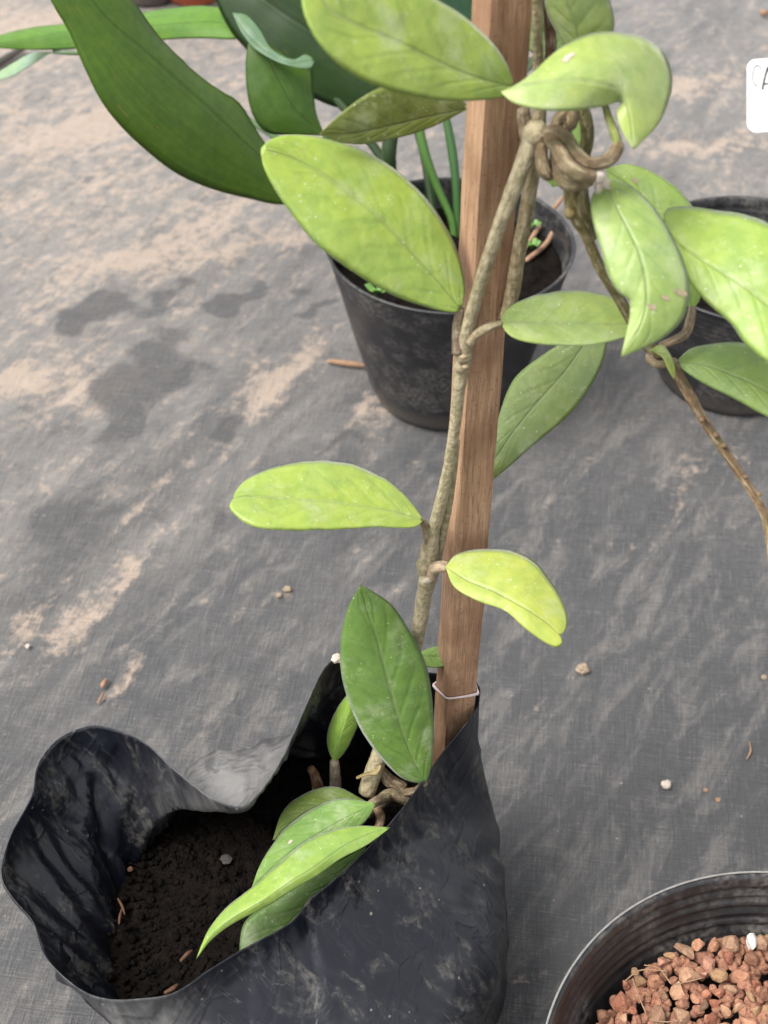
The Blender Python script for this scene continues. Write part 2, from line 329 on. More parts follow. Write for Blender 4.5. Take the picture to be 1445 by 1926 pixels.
MUD = [(530, 705, 95, 24, 45, 1.), (30, 710, 70, 20, 12, 1.), (160, 740, 60, 26, 20, .8), (225, 1085, 55, 22, 40, 1.), (150, 1170, 85, 28, 40, .8), (40, 1180, 50, 20, 50, .8), (245, 1270, 45, 13, 60, .9),
       (280, 475, 130, 18, 18, .7), (360, 420, 100, 14, 25, .6), (180, 230, 160, 22, 15, .7), (60, 50, 120, 22, 10, .7), (420, 470, 120, 14, 15, .6), (560, 440, 60, 12, 15, .6), (290, 920, 70, 10, 45, .6),
       (1040, 1300, 50, 13, 55, .8), (985, 1260, 28, 20, 60, .6), (980, 1830, 20, 60, 80, .9), (1290, 900, 90, 26, 70, .5), (1380, 880, 60, 16, 80, .5), (1200, 1010, 60, 12, 80, .4), (1380, 290, 60, 10, 60, .6), (1290, 160, 90, 16, 10, .7), (1320, 270, 90, 14, 5, .7), (700, 760, 50, 30, 40, .6), (540, 1110, 30, 10, 30, .6), (1110, 870, 50, 12, 70, .4), (640, 250, 60, 20, 10, .6), (1130, 420, 50, 20, 20, .5)]
def blobs(lst, X, Y, k_w=1.0):                       # stains lie on the mat at the places read off the photo
    out = np.zeros_like(X)
    X, Y = X + k_w * .010 * np.sin(Y * 71 + X * 33) + k_w * .006 * np.sin(X * 150 - Y * 60 + 1), Y + k_w * .012 * np.sin(X * 83 + 2) + k_w * .007 * np.sin(Y * 140 + X * 95)
    for x, y, a, b_, ang, k in lst:
        c0 = G(x, y); an = math.radians(ang); ux, uy = math.cos(an), -math.sin(an)
        e1 = (G(x + ux * a, y + uy * a) - c0)[:2]; e2 = (G(x - uy * b_, y + ux * b_) - c0)[:2]
        iv = np.linalg.inv(np.array([e1, e2]).T)
        q0 = iv[0, 0] * (X - c0[0]) + iv[0, 1] * (Y - c0[1]); q1 = iv[1, 0] * (X - c0[0]) + iv[1, 1] * (Y - c0[1])
        out = np.maximum(out, k * np.exp(-(q0 ** 2 + q1 ** 2) * .7))
    return out
X, Y = np.meshgrid(gx, gy)
near = np.clip(1.5 - np.hypot(X, (Y - 1) * .8), 0, .4) / .4
Z = np.zeros_like(X); ca, sa = math.cos(A), math.sin(A)
for i in range(X.shape[0]):
    for j in range(X.shape[1]):
        if near[i, j] > 0:
            x_, y_ = X[i, j], Y[i, j]; p_, q_ = x_ * ca - y_ * sa, x_ * sa + y_ * ca
            Z[i, j] = near[i, j] * (.0030 * mn.noise(Vector((p_ * 16, q_ * 4, 1))) + .0016 * mn.noise(Vector((p_ * 46, q_ * 11, 5))) + .0006 * mn.noise(Vector((x_ * 95, y_ * 95, 9))))
Z -= .0030
nx, ny = len(gx), len(gy)
idx = np.arange(nx * ny).reshape(ny, nx)
fc = np.stack([idx[:-1, :-1], idx[:-1, 1:], idx[1:, 1:], idx[1:, :-1]], -1).reshape(-1, 4)
ground = mk('ground', np.stack([X, Y, Z], -1).reshape(-1, 3), fc.tolist(), M_MAT)
for nm, lst in (('wet', WET), ('mud', MUD)):
    at = ground.data.attributes.new(nm, 'FLOAT', 'POINT'); at.data.foreach_set('value', blobs(lst, X, Y, 1.0 if nm == 'wet' else .35).ravel().astype(np.float32))
dst_ = np.clip((Y - .62) / .75, 0, 1) * .75 + np.clip((.05 - X) / .35, 0, 1) * .45 - .12          # dustier towards the far left
at = ground.data.attributes.new('dust', 'FLOAT', 'POINT'); at.data.foreach_set('value', dst_.ravel().astype(np.float32))
tag(ground, 'dusty dark grey woven weed mat spread under all the pots', 'ground', kind='structure')

# ------------------------------------------------------------------ pots (lathes with real wall thickness and ribs)
def lathe(name, c, prof, mat, parent=None, seg=96, wob=0.0):
    V = []; Fc = []; n = len(prof)
    for k in range(seg):
        a = 2 * math.pi * k / seg
        for r, z in prof:
            rr = r * (1 + wob * mn.noise(Vector((math.cos(a) * 1.3, math.sin(a) * 1.3, z * 9 + c[0] * 31))))
            V.append((c[0] + rr * math.cos(a), c[1] + rr * math.sin(a), c[2] + z))
    for k in range(seg):
        k2 = (k + 1) % seg
        for i in range(n - 1): Fc.append((k * n + i, k2 * n + i, k2 * n + i + 1, k * n + i + 1))
    return mk(name, V, Fc, mat, parent, weld=1e-6)
def pot_profile(R, r, h, th=.0012, ribs=4, rib0=.006, ribd=.0055, amp=.0009, mat=None):
    out = [(0, .004), (r * .86, .004), (r * .90, .0), (r * .97, .001), (r, .006)]
    zs = np.linspace(.012, h, 60)
    def rad(z): return r + (R - r) * (z / h)
    def rib(z):
        u = (h - z - rib0) / ribd
        return amp * math.sin(math.pi * u) ** 2 if 0 < u < ribs else 0
    for z in zs: out.append((rad(z) + rib(z), z))
    out += [(R + .0018, h), (R + .0022, h + .0008), (R + .0012, h + .0014), (R - .0006, h + .0010)]
    for z in zs[::-1]: out.append((rad(z) + rib(z) - th, z - .0006))
    out += [(r - .003, .008), (0, .008)]
    return out
def soil_disc(name, c, r, amp=.004, mat=M_SOIL, n=40):
    V = [(c[0], c[1], c[2])]; Fc = []; S = 64
    for i in range(1, n + 1):
        for k in range(S):
            a = 2 * math.pi * k / S; q = r * i / n; x, y = c[0] + q * math.cos(a), c[1] + q * math.sin(a)
            V.append((x, y, c[2] + amp * (mn.noise(Vector((x * 60, y * 60, 3))) + .6 * mn.noise(Vector((x * 190, y * 190, 3))))))
    for k in range(S):
        Fc.append((0, 1 + k, 1 + (k + 1) % S))
        for i in range(n - 1):
            a, b_ = 1 + i * S + k, 1 + i * S + (k + 1) % S; Fc.append((a, a + S, b_ + S, b_))
    return mk(name, V, Fc, mat)
BP = np.array([.055, 1.026, 0]); RP = np.array([.318, 1.05, 0]); GP = np.array([.2047, .3089, 0])
o = lathe('plant_pot', BP, pot_profile(.102, .066, .15), M_POT, wob=.012)
tag(o, 'black plastic nursery pot holding the dark green plant behind the stake', 'pot', 'black nursery pots')
o = soil_disc('pot_soil', BP + [0, 0, .126], .0945); tag(o, 'brown soil in the pot of the dark green plant', 'soil', kind='stuff')
o = lathe('plant_pot', RP, pot_profile(.098, .070, .12, ribs=5), M_POT, wob=.01)
tag(o, 'black ribbed nursery pot at the right edge behind the hoya leaves', 'pot', 'black nursery pots')
o = soil_disc('pot_soil', RP + [0, 0, .088], .088); tag(o, 'dark soil inside the ribbed pot at the right edge', 'soil', kind='stuff')
o = lathe('plant_pot', GP, pot_profile(.1285, .098, .12, ribs=5, rib0=.005, ribd=.0065, amp=.0019), M_POT, seg=160)
tag(o, 'wide black plastic pot of red gravel in the bottom right corner', 'pot', 'black nursery pots')
lathe('lip', GP, [(.1296, .1216), (.1306, .1215), (.1308, .1221), (.1303, .1226), (.1296, .1223), (.1296, .1216)], flat_mat('pale_lip', (.22, .215, .205, 1), .5, .6, 260), o, seg=160)  # lip ring coloured paler than the pot body
tc = G(362, 12)
o = lathe('terracotta_pot', tc + [0, .03, 0], [(0, .005), (.028, .005), (.030, 0), (.034, .002), (.046, .062), (.050, .062), (.052, .082), (.048, .082), (.044, .06), (.031, .008), (0, .008)], M_TERRA)
tag(o, 'orange terracotta pot at the top edge behind the dark leaf', 'pot')
tb = G(282, 22)
o = lathe('plant_pot', tb + [-.006, .05, 0], pot_profile(.046, .036, .08), M_POT)
tag(o, 'small black pot at the top edge left of the terracotta pot', 'pot', 'black nursery pots')

# ------------------------------------------------------------------ grow bag
RIM = [(901, 1328, .180), (874, 1366, .177), (830, 1420, .164), (790, 1478, .158), (742, 1540, .156), (690, 1598, .155), (625, 1660, .155), (585, 1690, .155), (545, 1738, .154), (460, 1785, .154), (395, 1825, .154), (330, 1868, .153),
       (265, 1880, .153), (200, 1880, .154), (145, 1858, .157), (85, 1800, .160), (62, 1735, .164), (25, 1690, .170), (3, 1645, .175), (20, 1575, .180), (60, 1500, .184), (72, 1440, .188), (110, 1392, .191), (165, 1368, .193), (205, 1371, .192),
       (270, 1397, .189), (330, 1450, .184), (395, 1500, .181), (452, 1519, .180), (485, 1496, .181), (525, 1438, .186), (560, 1365, .196), (595, 1285, .207), (618, 1250, .212), (645, 1243, .206), (720, 1255, .190), (800, 1266, .176), (860, 1272, .172), (900, 1290, .175)]
BC = np.array([-.035, .420]); BR = .111
rim = smooth_curve([G(x, y, z) for x, y, z in RIM] + [G(*RIM[0])], 241, False)[:-1]
NB = len(rim)
phi = np.unwrap(np.arctan2(rim[:, 1] - BC[1], rim[:, 0] - BC[0]))
ph0 = phi[0]; tot = -2 * math.pi
phm = np.minimum.accumulate(phi); lin_ = ph0 + tot * np.arange(NB) / NB
phm = phm * .65 + lin_ * .35
k_ = np.ones(15) / 15; ext = np.r_[phm[-20:] - tot, phm, phm[:20] + tot]; phm = np.convolve(ext, k_, 'same')[20:-20]
NR = 44
pxs = np.arange(NB) / NB * len(RIM)                                   # the back fold lies over quickly, the rest slopes gently
TOPI = .55 - .27 * np.exp(-((pxs - 28.5) / 2.6) ** 2)
def wall(i, t):                              # t 0 at the lip, 1 on the ground
    a = phm[i % NB]; p = rim[i % NB]
    s = min(1, t / TOPI[i % NB]); wgt = s * s * (3 - 2 * s)
    r = BR * (1 + .012 * math.sin(3 * a + 1) + .02 * (t > 0) * mn.noise(Vector((math.cos(a) * 2, math.sin(a) * 2, t * 2.5))))
    aw = (a - math.radians(52) + math.pi) % (2 * math.pi) - math.pi
    r += .027 * math.exp(-(aw / math.radians(26)) ** 2) - .011 * math.exp(-((aw + 1.2) / .65) ** 2)
    if t > .93: r *= 1 - .10 * ((t - .93) / .07) ** 2
    c_ = np.array([BC[0] + r * math.cos(a), BC[1] + r * math.sin(a)])
    xy = p[:2] * (1 - wgt) + c_ * wgt
    e = xy - BC; e /= np.linalg.norm(e)
    fold = math.sin(min(1, t / .12) * math.pi / 2) * (1 - .6 * t)
    v = Vector((math.cos(a) * 5.5, math.sin(a) * 5.5, t * 1.6))
    bk = math.exp(-(aw / math.radians(20)) ** 2)
    d_ = .0045 * mn.noise(v + Vector((0, 0, 7))) - .0035 * (1 - abs(mn.noise(v * 1.7 + Vector((t * 1.5, 3, 0)))) * 2.2) + .0012 * mn.noise(v * 5)
    cr = abs(mn.noise(Vector((a * 3.1 + t * 2.2, t * 1.2, 11)))); d_ += .0040 * math.exp(-(cr / .07) ** 2)
    cr = abs(mn.noise(Vector((a * 4.7 - t * 3.0, t * 1.6, 23)))); d_ -= .0036 * math.exp(-(cr / .06) ** 2)
    xy = xy + e * d_ * fold * (1 - .8 * bk)
    return np.array([xy[0], xy[1], p[2] * (1 - t) + .0008])
V = [wall(i, t) for t in np.linspace(0, 1, NR) ** 1.15 for i in range(NB)]
Fc = [(r * NB + i, r * NB + (i + 1) % NB, (r + 1) * NB + (i + 1) % NB, (r + 1) * NB + i) for r in range(NR - 1) for i in range(NB)]
V.append((BC[0], BC[1], .0008)); Fc += [((NR - 1) * NB + i, (NR - 1) * NB + (i + 1) % NB, len(V) - 1) for i in range(NB)]
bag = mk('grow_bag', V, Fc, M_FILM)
TT, II = np.meshgrid(np.linspace(0, 1, NR) ** 1.15, pxs, indexing='ij')                      # painted sheen on the fold and lower front; dried dust on the front left
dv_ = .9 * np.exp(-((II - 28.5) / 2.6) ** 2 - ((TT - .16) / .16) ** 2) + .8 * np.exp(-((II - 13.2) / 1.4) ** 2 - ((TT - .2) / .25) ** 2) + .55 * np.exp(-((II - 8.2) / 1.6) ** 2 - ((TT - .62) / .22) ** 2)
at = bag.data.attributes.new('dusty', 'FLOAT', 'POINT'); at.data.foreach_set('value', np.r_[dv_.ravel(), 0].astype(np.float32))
sm = bag.modifiers.new('thickness', 'SOLIDIFY'); sm.thickness = .0004; sm.offset = 0
tag(bag, 'black plastic grow bag with crumpled open top holding the climbing plant', 'grow bag')
ZS = .108
edge = [wall(i, (rim[i][2] - ZS) / rim[i][2]) for i in range(0, NB, 3)]
ec = np.mean(edge, 0); V = []; Fc = []; NS = len(edge); RS = 46
for k in range(RS + 1):
    f = k / RS
    for e in edge:
        q = ec[:2] + (e[:2] - ec[:2]) * f * .992
        z = ZS + .0045 * mn.noise(Vector((q[0] * 45, q[1] * 45, 2))) + .003 * mn.noise(Vector((q[0] * 140, q[1] * 140, 4))) + .0016 * mn.noise(Vector((q[0] * 400, q[1] * 400, 4))) - .004 * f ** 6
        V.append((q[0], q[1], z))
for k in range(RS):
    for i in range(NS): Fc.append((k * NS + i, k * NS + (i + 1) % NS, (k + 1) * NS + (i + 1) % NS, (k + 1) * NS + i))
bm = bmesh.new(); bmesh.ops.create_icosphere(bm, subdivisions=1, radius=1); cv = np.array([v.co[:] for v in bm.verts]); cf = [[v.index for v in f.verts] for f in bm.faces]; bm.free()
for _ in range(2600):
    e = random.choice(edge); f = math.sqrt(random.random()) * .97; q = ec[:2] + (e[:2] - ec[:2]) * f; r = random.choice([.0006, .0008, .001, .0014, .0022]) * random.uniform(.8, 1.2)
    z = ZS + .0045 * mn.noise(Vector((q[0] * 45, q[1] * 45, 2))) + .003 * mn.noise(Vector((q[0] * 140, q[1] * 140, 4)))
    o0 = len(V); jit = np.random.uniform(.6, 1.25, (len(cv), 1)); V += [(q[0] + a[0] * r, q[1] + a[1] * r, z + a[2] * r * .8) for a in cv * jit]; Fc += [[k + o0 for k in f_] for f_ in cf]
o = mk('potting_soil', V, Fc, M_SOIL, weld=1e-6); tag(o, 'dark moist potting soil filling the black grow bag', 'soil', kind='stuff')

# ------------------------------------------------------------------ wooden stake
t0, t1 = P(924, 0, ds(0)), P(843, 1300, ds(1300))
def stake_at(z): k = (z - t1[2]) / (t0[2] - t1[2]); return t1 + (t0 - t1) * k
WS, PH = .0166, math.radians(22)
e_l = np.array([-math.sin(PH), math.cos(PH), 0]) * WS; e_r = np.array([math.cos(PH), math.sin(PH), 0]) * WS * 1.05
V = []; Fc = []; zs = np.linspace(.012, t0[2] + .06, 170); K = 6
for z in zs:
    c0 = stake_at(z); ring = []
    for a, b_ in ((np.zeros(3), e_r), (e_r, e_r + e_l), (e_r + e_l, e_l), (e_l, np.zeros(3))):
        for k in range(K): ring.append(a + (b_ - a) * (k / K))
    mid_ = (e_r + e_l) / 2
    for q, p in enumerate(ring):
        cor = .965 if q % K == 0 else 1.0
        p = mid_ + (p - mid_) * cor
        p = p + (p - mid_) / WS * (.0009 * mn.noise(Vector((p[0] * 150, p[1] * 150, z * 9))) + .0005 * mn.noise(Vector((p[0] * 600, p[1] * 600, z * 45))) + .0007 * mn.noise(Vector((q % K == 0, 0, z * 25 + q))))
        V.append(c0 + p)
S = 4 * K
for i in range(len(zs) - 1):
    for k in range(S): Fc.append((i * S + k, i * S + (k + 1) % S, (i + 1) * S + (k + 1) % S, (i + 1) * S + k))
Fc += [tuple(range(S))[::-1], tuple((len(zs) - 1) * S + k for k in range(S))]
stake = mk('wooden_stake', V, Fc, M_WOOD, smooth=False); tag(stake, 'square brown wooden stake standing in the black grow bag', 'stake')
# band round stake at about the bag's lip
def band(z, dzr, r, off):
    c0 = stake_at(z); q = []
    g = .0014
    cs = [np.array([0, 0, 0]), e_r, e_r + e_l, e_l]; mid_ = (e_r + e_l) / 2
    for k, c in enumerate(cs):
        d = (c - mid_); d = d / np.linalg.norm(d); p = c0 + c + d * g
        for dd in (-1, 1):
            nb = cs[(k + dd) % 4]
            q.append(c0 + c + d * g + (nb - c) * .12 * (1 if dd == 1 else 1) + np.array([0, 0, dzr[k] + off * dd * .3]))
    q.append(q[0]); return q
bq = band(.193, (.0006, -.003, .004, -.007), .0006, .0004)
st = tube3('tie_band', bq, [.0006] * len(bq), M_STRING, sides=6, rough=.1, n=90)
bq2 = band(.1945, (-.0008, -.0036, .005, -.0072), .0006, .0004)
s2 = tube3('strand', bq2, [.0004] * len(bq2), M_STRING, parent=st, sides=6, rough=.1, n=90)
tag(st, 'thin pinkish white band tied round the stake just above the bag', 'tie')

# ------------------------------------------------------------------ leaves
GRID = {}
def leaf(parent, L, M, R, d0, d1, cross=.4, color=C(170, 208, 88), bulge=.05, cupL=0., cupR=0., bow=0., th=.0013, mat=None, n=40, m=7, name='leaf', key=None, wave=.0006):
    mat = mat or M_LEAF
    b0, tp = np.array(M[0], float), np.array(M[-1], float); ax = tp - b0; ln = np.linalg.norm(ax); ax /= ln
    pp = np.array([-ax[1], ax[0]])
    if pp[1] > 0: pp = -pp
    def curve(pts, cup):
        pts = [tuple(M[0])] * (tuple(pts[0]) != tuple(M[0])) + list(pts) + [tuple(M[-1])] * (tuple(pts[-1]) != tuple(M[-1]))
        out = []
        N = len(pts)
        for i, q in enumerate(pts):
            e = np.array(q, float) - b0; s = float(np.dot(e, ax)) / ln; c_ = float(np.dot(e, pp))
            f = math.sin(math.pi * i / (N - 1))
            d = d0 + (d1 - d0) * s + cross * c_ * d0 / F + cup * f + bow * math.sin(math.pi * min(1, max(0, s)))
            out.append(P(q[0], q[1], d))
        return smooth_curve(out, n + 1)
    l, c, r = curve(L, cupL), curve(M, 0), curve(R, cupR)
    Q = np.zeros((n + 1, 2 * m + 1, 3)); ts = np.linspace(-1, 1, 2 * m + 1)
    for j, t in enumerate(ts):
        e = l if t < 0 else r; Q[:, j] = c * (1 - abs(t)) + e * abs(t)
    def normals(Q):
        N = np.cross(np.gradient(Q, axis=0), np.gradient(Q, axis=1)); N /= np.linalg.norm(N, axis=2)[..., None] + 1e-12
        mc = Q[n // 2, m] - np.array([0, 0, H]); s = -np.sign(np.dot(N[n // 2].mean(0), mc))
        return N * s
    N = normals(Q)
    wl = np.linalg.norm(l - c, axis=1); wr = np.linalg.norm(r - c, axis=1)
    for i in range(n + 1):
        for j, t in enumerate(ts):
            wd = wl[i] if t < 0 else wr[i]; sp = i / n
            dsp = bulge * wd * math.sin(math.pi * min(1, abs(t) ** .85)) + wave * 1.6 * mn.noise(Vector(Q[i, j] * 42)) * math.sin(math.pi * sp) + wave * mn.noise(Vector(Q[i, j] * 130)) * math.sin(math.pi * sp)
            # shallow puckers between side veins
            dsp += .00022 * min(1, wd / .02) ** 2 * math.sin((sp * 7 - abs(t) * 1.9) * 2 * math.pi) * math.sin(math.pi * abs(t)) * (mat is M_LEAF)
            Q[i, j] += N[i, j] * dsp
    N = normals(Q); W = 2 * m + 1
    top = Q.reshape(-1, 3); prof = np.sqrt(np.clip(1 - ts ** 4, 0, 1))
    tap = np.minimum(1, np.minimum(np.arange(n + 1), np.arange(n, -1, -1)) / 2.5)
    bot = (Q - N * th * prof[None, :, None] * tap[:, None, None]).reshape(-1, 3)
    uv1 = np.array([(i / n, j / (2 * m)) for i in range(n + 1) for j in range(W)])
    V = np.vstack([top, bot]); uvs = np.vstack([uv1, uv1]); Fc = []; o_ = (n + 1) * W
    for i in range(n):
        for j in range(2 * m):
            a = i * W + j
            Fc.append((a, a + 1, a + W + 1, a + W)); Fc.append((o_ + a, o_ + a + W, o_ + a + W + 1, o_ + a + 1))
    ob = mk(name, V, Fc, mat, parent, uv=uvs, color=color, weld=2e-6)
    if key: GRID[key] = (Q, N, ob)
    return ob
def patch(key, s, t, rs, rt, mat, name='scar', seed=0):          # a corky mark that follows the blade
    Q, N, ob = GRID[key]; n, W = Q.shape[0] - 1, Q.shape[1] - 1; rg = random.Random(seed)
    def ev(a, b_):
        a = min(max(a, 0), .999) * n; b_ = min(max((b_ + 1) / 2, 0), .999) * W; i, j = int(a), int(b_); f, g = a - i, b_ - j
        q = lambda A_: A_[i, j] * (1 - f) * (1 - g) + A_[i + 1, j] * f * (1 - g) + A_[i, j + 1] * (1 - f) * g + A_[i + 1, j + 1] * f * g
        return q(Q) + q(N) * .00025
    V = [ev(s, t)]; K = 22
    for ring in (.5, 1):
        for k in range(K):
            a = 2 * math.pi * k / K; f = ring * (1 + (.38 * mn.noise(Vector((math.cos(a) * 2 + seed, math.sin(a) * 2, 0))) + .2 * rg.uniform(-1, 1)) * (ring == 1))
            V.append(ev(s + rs * math.cos(a) * f, t + rt * math.sin(a) * f))
    Fc = [(0, 1 + k, 1 + (k + 1) % K) for k in range(K)] + [(1 + k, 1 + K + k, 1 + K + (k + 1) % K, 1 + (k + 1) % K) for k in range(K)]
    return mk(name, V, Fc, mat, ob)

Y1, Y2, Y3 = C(184, 210, 98), C(188, 216, 98), C(192, 214, 122)
base = stake_at(ZS)
hoya = empty('climbing_plant', (base[0], base[1] - .02, ZS)); tag(hoya, 'climbing hoya with thick light green leaves trained up the wooden stake', 'plant')
SB = C(198, 184, 148); SB2 = C(164, 146, 110); SB3 = C(158, 135, 108); SG = C(150, 170, 80)
def stem(pts, color=SB, name='stem', parent=None, **kw): return tube(name, pts, M_STEM, parent or hoya, color, **kw)

# big leaf cut by the top edge
l1 = leaf(hoya, [(950, 182), (880, 190), (800, 186), (720, 166), (650, 130), (605, 88), (575, 35), (566, -15), (574, -55)], [(968, 165), (870, 138), (740, 78), (620, 15), (585, -85)],
          [(958, 130), (930, 85), (880, 35), (825, 0), (760, -45), (690, -80), (630, -95)], .522, .47, .45, Y1, cupL=.002, cupR=-.004, bow=-.004, key='l1')
l2 = leaf(hoya, [(875, 540), (860, 470), (825, 405), (770, 340), (700, 290), (620, 262), (550, 253), (510, 262)], [(868, 582), (800, 500), (720, 415), (640, 350), (560, 302), (491, 279)],
          [(848, 588), (800, 577), (740, 556), (670, 516), (600, 465), (550, 405), (512, 348), (494, 308)], .594, .555, .35, Y2, cupL=-.002, cupR=.004, bow=-.005, key='l2')
l3 = leaf(hoya, [(840, 165), (760, 152), (705, 168), (650, 205)], [(885, 203), (800, 222), (740, 237), (665, 252), (600, 252)], [(820, 236), (760, 256), (690, 271), (640, 268)], .575, .555, -.5, C(122, 136, 40), key='l3')
l4 = leaf(hoya, [(955, 580), (1000, 558), (1070, 546), (1130, 552), (1185, 575)], [(941, 606), (1000, 606), (1060, 607), (1140, 610), (1225, 612)], [(960, 632), (1000, 645), (1060, 651), (1130, 647), (1185, 632)], .592, .60, .45, C(176, 200, 112), cupL=.004, cupR=-.004, key='l4')
l5 = leaf(hoya, [(1080, 630), (1020, 668), (965, 715), (935, 790), (912, 860)], [(1135, 590), (1070, 690), (1000, 770), (940, 850), (895, 930)], [(1142, 640), (1131, 690), (1100, 745), (1060, 790), (1010, 832), (955, 880)], .665, .705, .3, C(150, 174, 104), key='l5')
l6 = leaf(hoya, [(775, 945), (735, 905), (680, 878), (620, 867), (560, 870), (500, 885), (460, 905), (443, 925)], [(797, 979), (740, 962), (640, 945), (540, 938), (470, 933), (438, 938)],
          [(775, 993), (700, 992), (620, 996), (550, 997), (490, 995), (455, 980), (432, 955)], .680, .655, .5, Y1, cupL=.003, cupR=-.006, bow=-.003, key='l6')
l7 = leaf(hoya, [(860, 1042), (910, 1033), (970, 1038), (1010, 1060), (1045, 1105), (1066, 1150), (1066, 1180)], [(838, 1066), (880, 1092), (930, 1113), (985, 1143), (1030, 1172), (1054, 1195)],
          [(855, 1105), (900, 1131), (950, 1149), (985, 1180), (1020, 1206), (1045, 1218), (1058, 1211)], .683, .665, .55, C(198, 212, 98)[:3] + (.1,), cupL=.003, cupR=.002, bow=-.006, th=.002, key='l7')
l8 = leaf(hoya, [(1112, 375), (1116, 420), (1130, 470), (1145, 520), (1165, 550), (1184, 562), (1185, 590), (1178, 625)], [(1132, 335), (1165, 400), (1200, 470), (1216, 545), (1206, 610), (1168, 672)],
          [(1180, 345), (1225, 385), (1265, 440), (1290, 500), (1298, 550), (1286, 600), (1250, 635), (1210, 655)], .535, .522, .15, C(172, 200, 118), cupL=.006, cupR=.004, bow=-.010, key='l8')
l9 = leaf(hoya, [(1318, 560), (1328, 500), (1322, 430), (1303, 388), (1272, 352), (1225, 322), (1180, 308)], [(1303, 582), (1285, 500), (1240, 420), (1195, 360), (1140, 318)], [(1285, 568), (1230, 520), (1180, 450), (1150, 380)], .595, .61, .1, C(174, 206, 98), key='l9')
l10 = leaf(hoya, [(1248, 412), (1256, 392), (1300, 388), (1350, 394), (1400, 402), (1480, 440), (1545, 520), (1582, 620)], [(1258, 440), (1290, 470), (1350, 507), (1445, 572), (1572, 692)],
           [(1280, 490), (1300, 535), (1330, 570), (1375, 610), (1400, 645), (1445, 685), (1510, 716)], .560, .535, .35, C(176, 206, 92), cupL=-.002, cupR=.006, bow=-.004, key='l10')
l11 = leaf(hoya, [(1300, 656), (1350, 645), (1400, 647), (1445, 662), (1510, 700)], [(1271, 680), (1330, 688), (1400, 715), (1445, 738), (1560, 800)], [(1290, 700), (1330, 725), (1380, 750), (1445, 785), (1510, 810)], .598, .58, .5, C(160, 192, 104), cupL=.003, cupR=.004, bow=-.004, key='l11')
l12 = leaf(hoya, [(985, 152), (1030, 108), (1070, 80), (1130, 59), (1200, 68), (1245, 95), (1265, 140), (1258, 190), (1238, 235)], [(941, 172), (1000, 156), (1060, 151), (1120, 158), (1165, 174), (1183, 215), (1192, 282)],
           [(965, 193), (1010, 206), (1070, 209), (1130, 201), (1168, 191), (1160, 215), (1172, 250)], .507, .515, .55, Y3[:3] + (.5,), cupL=.006, cupR=.008, bow=-.014, key='l12', th=.002)
l13 = leaf(hoya, [(1060, 82), (1035, 38), (1024, 0), (1020, -60)], [(1092, 122), (1086, 55), (1068, 0), (1050, -140)], [(1140, 92), (1156, 50), (1148, 0), (1130, -60)], .535, .50, .2, C(180, 204, 122), cupL=.006, cupR=.004)
l14 = leaf(hoya, [(985, 80), (970, 0), (985, -60)], [(1035, 125), (1020, 20), (1010, -90)], [(1065, 90), (1070, 0), (1050, -60)], .60, .58, .1, C(140, 178, 96))
l15 = leaf(hoya, [(1065, 210), (1040, 280), (1025, 330)], [(1092, 195), (1065, 275), (1040, 352)], [(1098, 230), (1085, 300), (1058, 345)], .590, .60, .1, C(170, 205, 110))
l16 = leaf(hoya, [(760, 1466), (720, 1430), (680, 1375), (652, 1310), (640, 1250), (642, 1195), (656, 1140)], [(800, 1475), (766, 1400), (736, 1300), (712, 1210), (692, 1150), (678, 1100)],
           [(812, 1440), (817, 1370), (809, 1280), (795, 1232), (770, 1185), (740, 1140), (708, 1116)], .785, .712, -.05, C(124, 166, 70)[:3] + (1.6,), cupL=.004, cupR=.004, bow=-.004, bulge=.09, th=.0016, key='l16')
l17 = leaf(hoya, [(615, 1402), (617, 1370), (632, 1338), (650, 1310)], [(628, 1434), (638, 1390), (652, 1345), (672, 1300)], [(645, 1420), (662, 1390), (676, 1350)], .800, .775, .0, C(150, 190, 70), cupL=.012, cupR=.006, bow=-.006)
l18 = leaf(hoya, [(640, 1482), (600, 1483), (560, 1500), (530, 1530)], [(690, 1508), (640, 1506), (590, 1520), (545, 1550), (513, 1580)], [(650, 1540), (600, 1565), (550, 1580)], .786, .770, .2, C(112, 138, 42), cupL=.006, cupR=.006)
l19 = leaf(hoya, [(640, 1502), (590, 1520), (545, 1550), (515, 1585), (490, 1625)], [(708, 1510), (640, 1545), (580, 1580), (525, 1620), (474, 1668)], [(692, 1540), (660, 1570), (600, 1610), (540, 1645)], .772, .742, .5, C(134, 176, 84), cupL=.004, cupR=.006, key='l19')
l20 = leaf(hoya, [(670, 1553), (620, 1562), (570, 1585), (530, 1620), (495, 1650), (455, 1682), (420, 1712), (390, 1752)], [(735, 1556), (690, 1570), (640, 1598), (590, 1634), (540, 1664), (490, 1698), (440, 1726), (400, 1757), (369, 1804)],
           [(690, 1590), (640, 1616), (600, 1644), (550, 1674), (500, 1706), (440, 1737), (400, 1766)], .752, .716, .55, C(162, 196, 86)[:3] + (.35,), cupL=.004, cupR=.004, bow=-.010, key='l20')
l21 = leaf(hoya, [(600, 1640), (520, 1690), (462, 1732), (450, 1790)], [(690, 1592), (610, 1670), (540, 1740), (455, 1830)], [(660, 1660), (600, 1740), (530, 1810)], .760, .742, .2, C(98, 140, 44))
l22 = leaf(hoya, [(800, 1222), (830, 1216)], [(786, 1234), (830, 1234), (875, 1236)], [(800, 1252), (830, 1254)], .775, .775, .4, C(150, 190, 90))
patch('l10', .56, -.52, .065, .12, M_SCAR, seed=3); patch('l9', .82, -.3, .02, .07, M_SCAR, seed=4)
patch('l8', .62, .78, .012, .16, M_SCAR, seed=5); patch('l8', .66, .42, .010, .10, M_SCAR, seed=8); patch('l8', .72, .15, .012, .13, M_SCAR, seed=6); patch('l8', .02, -.2, .06, .9, M_PALE, seed=9)
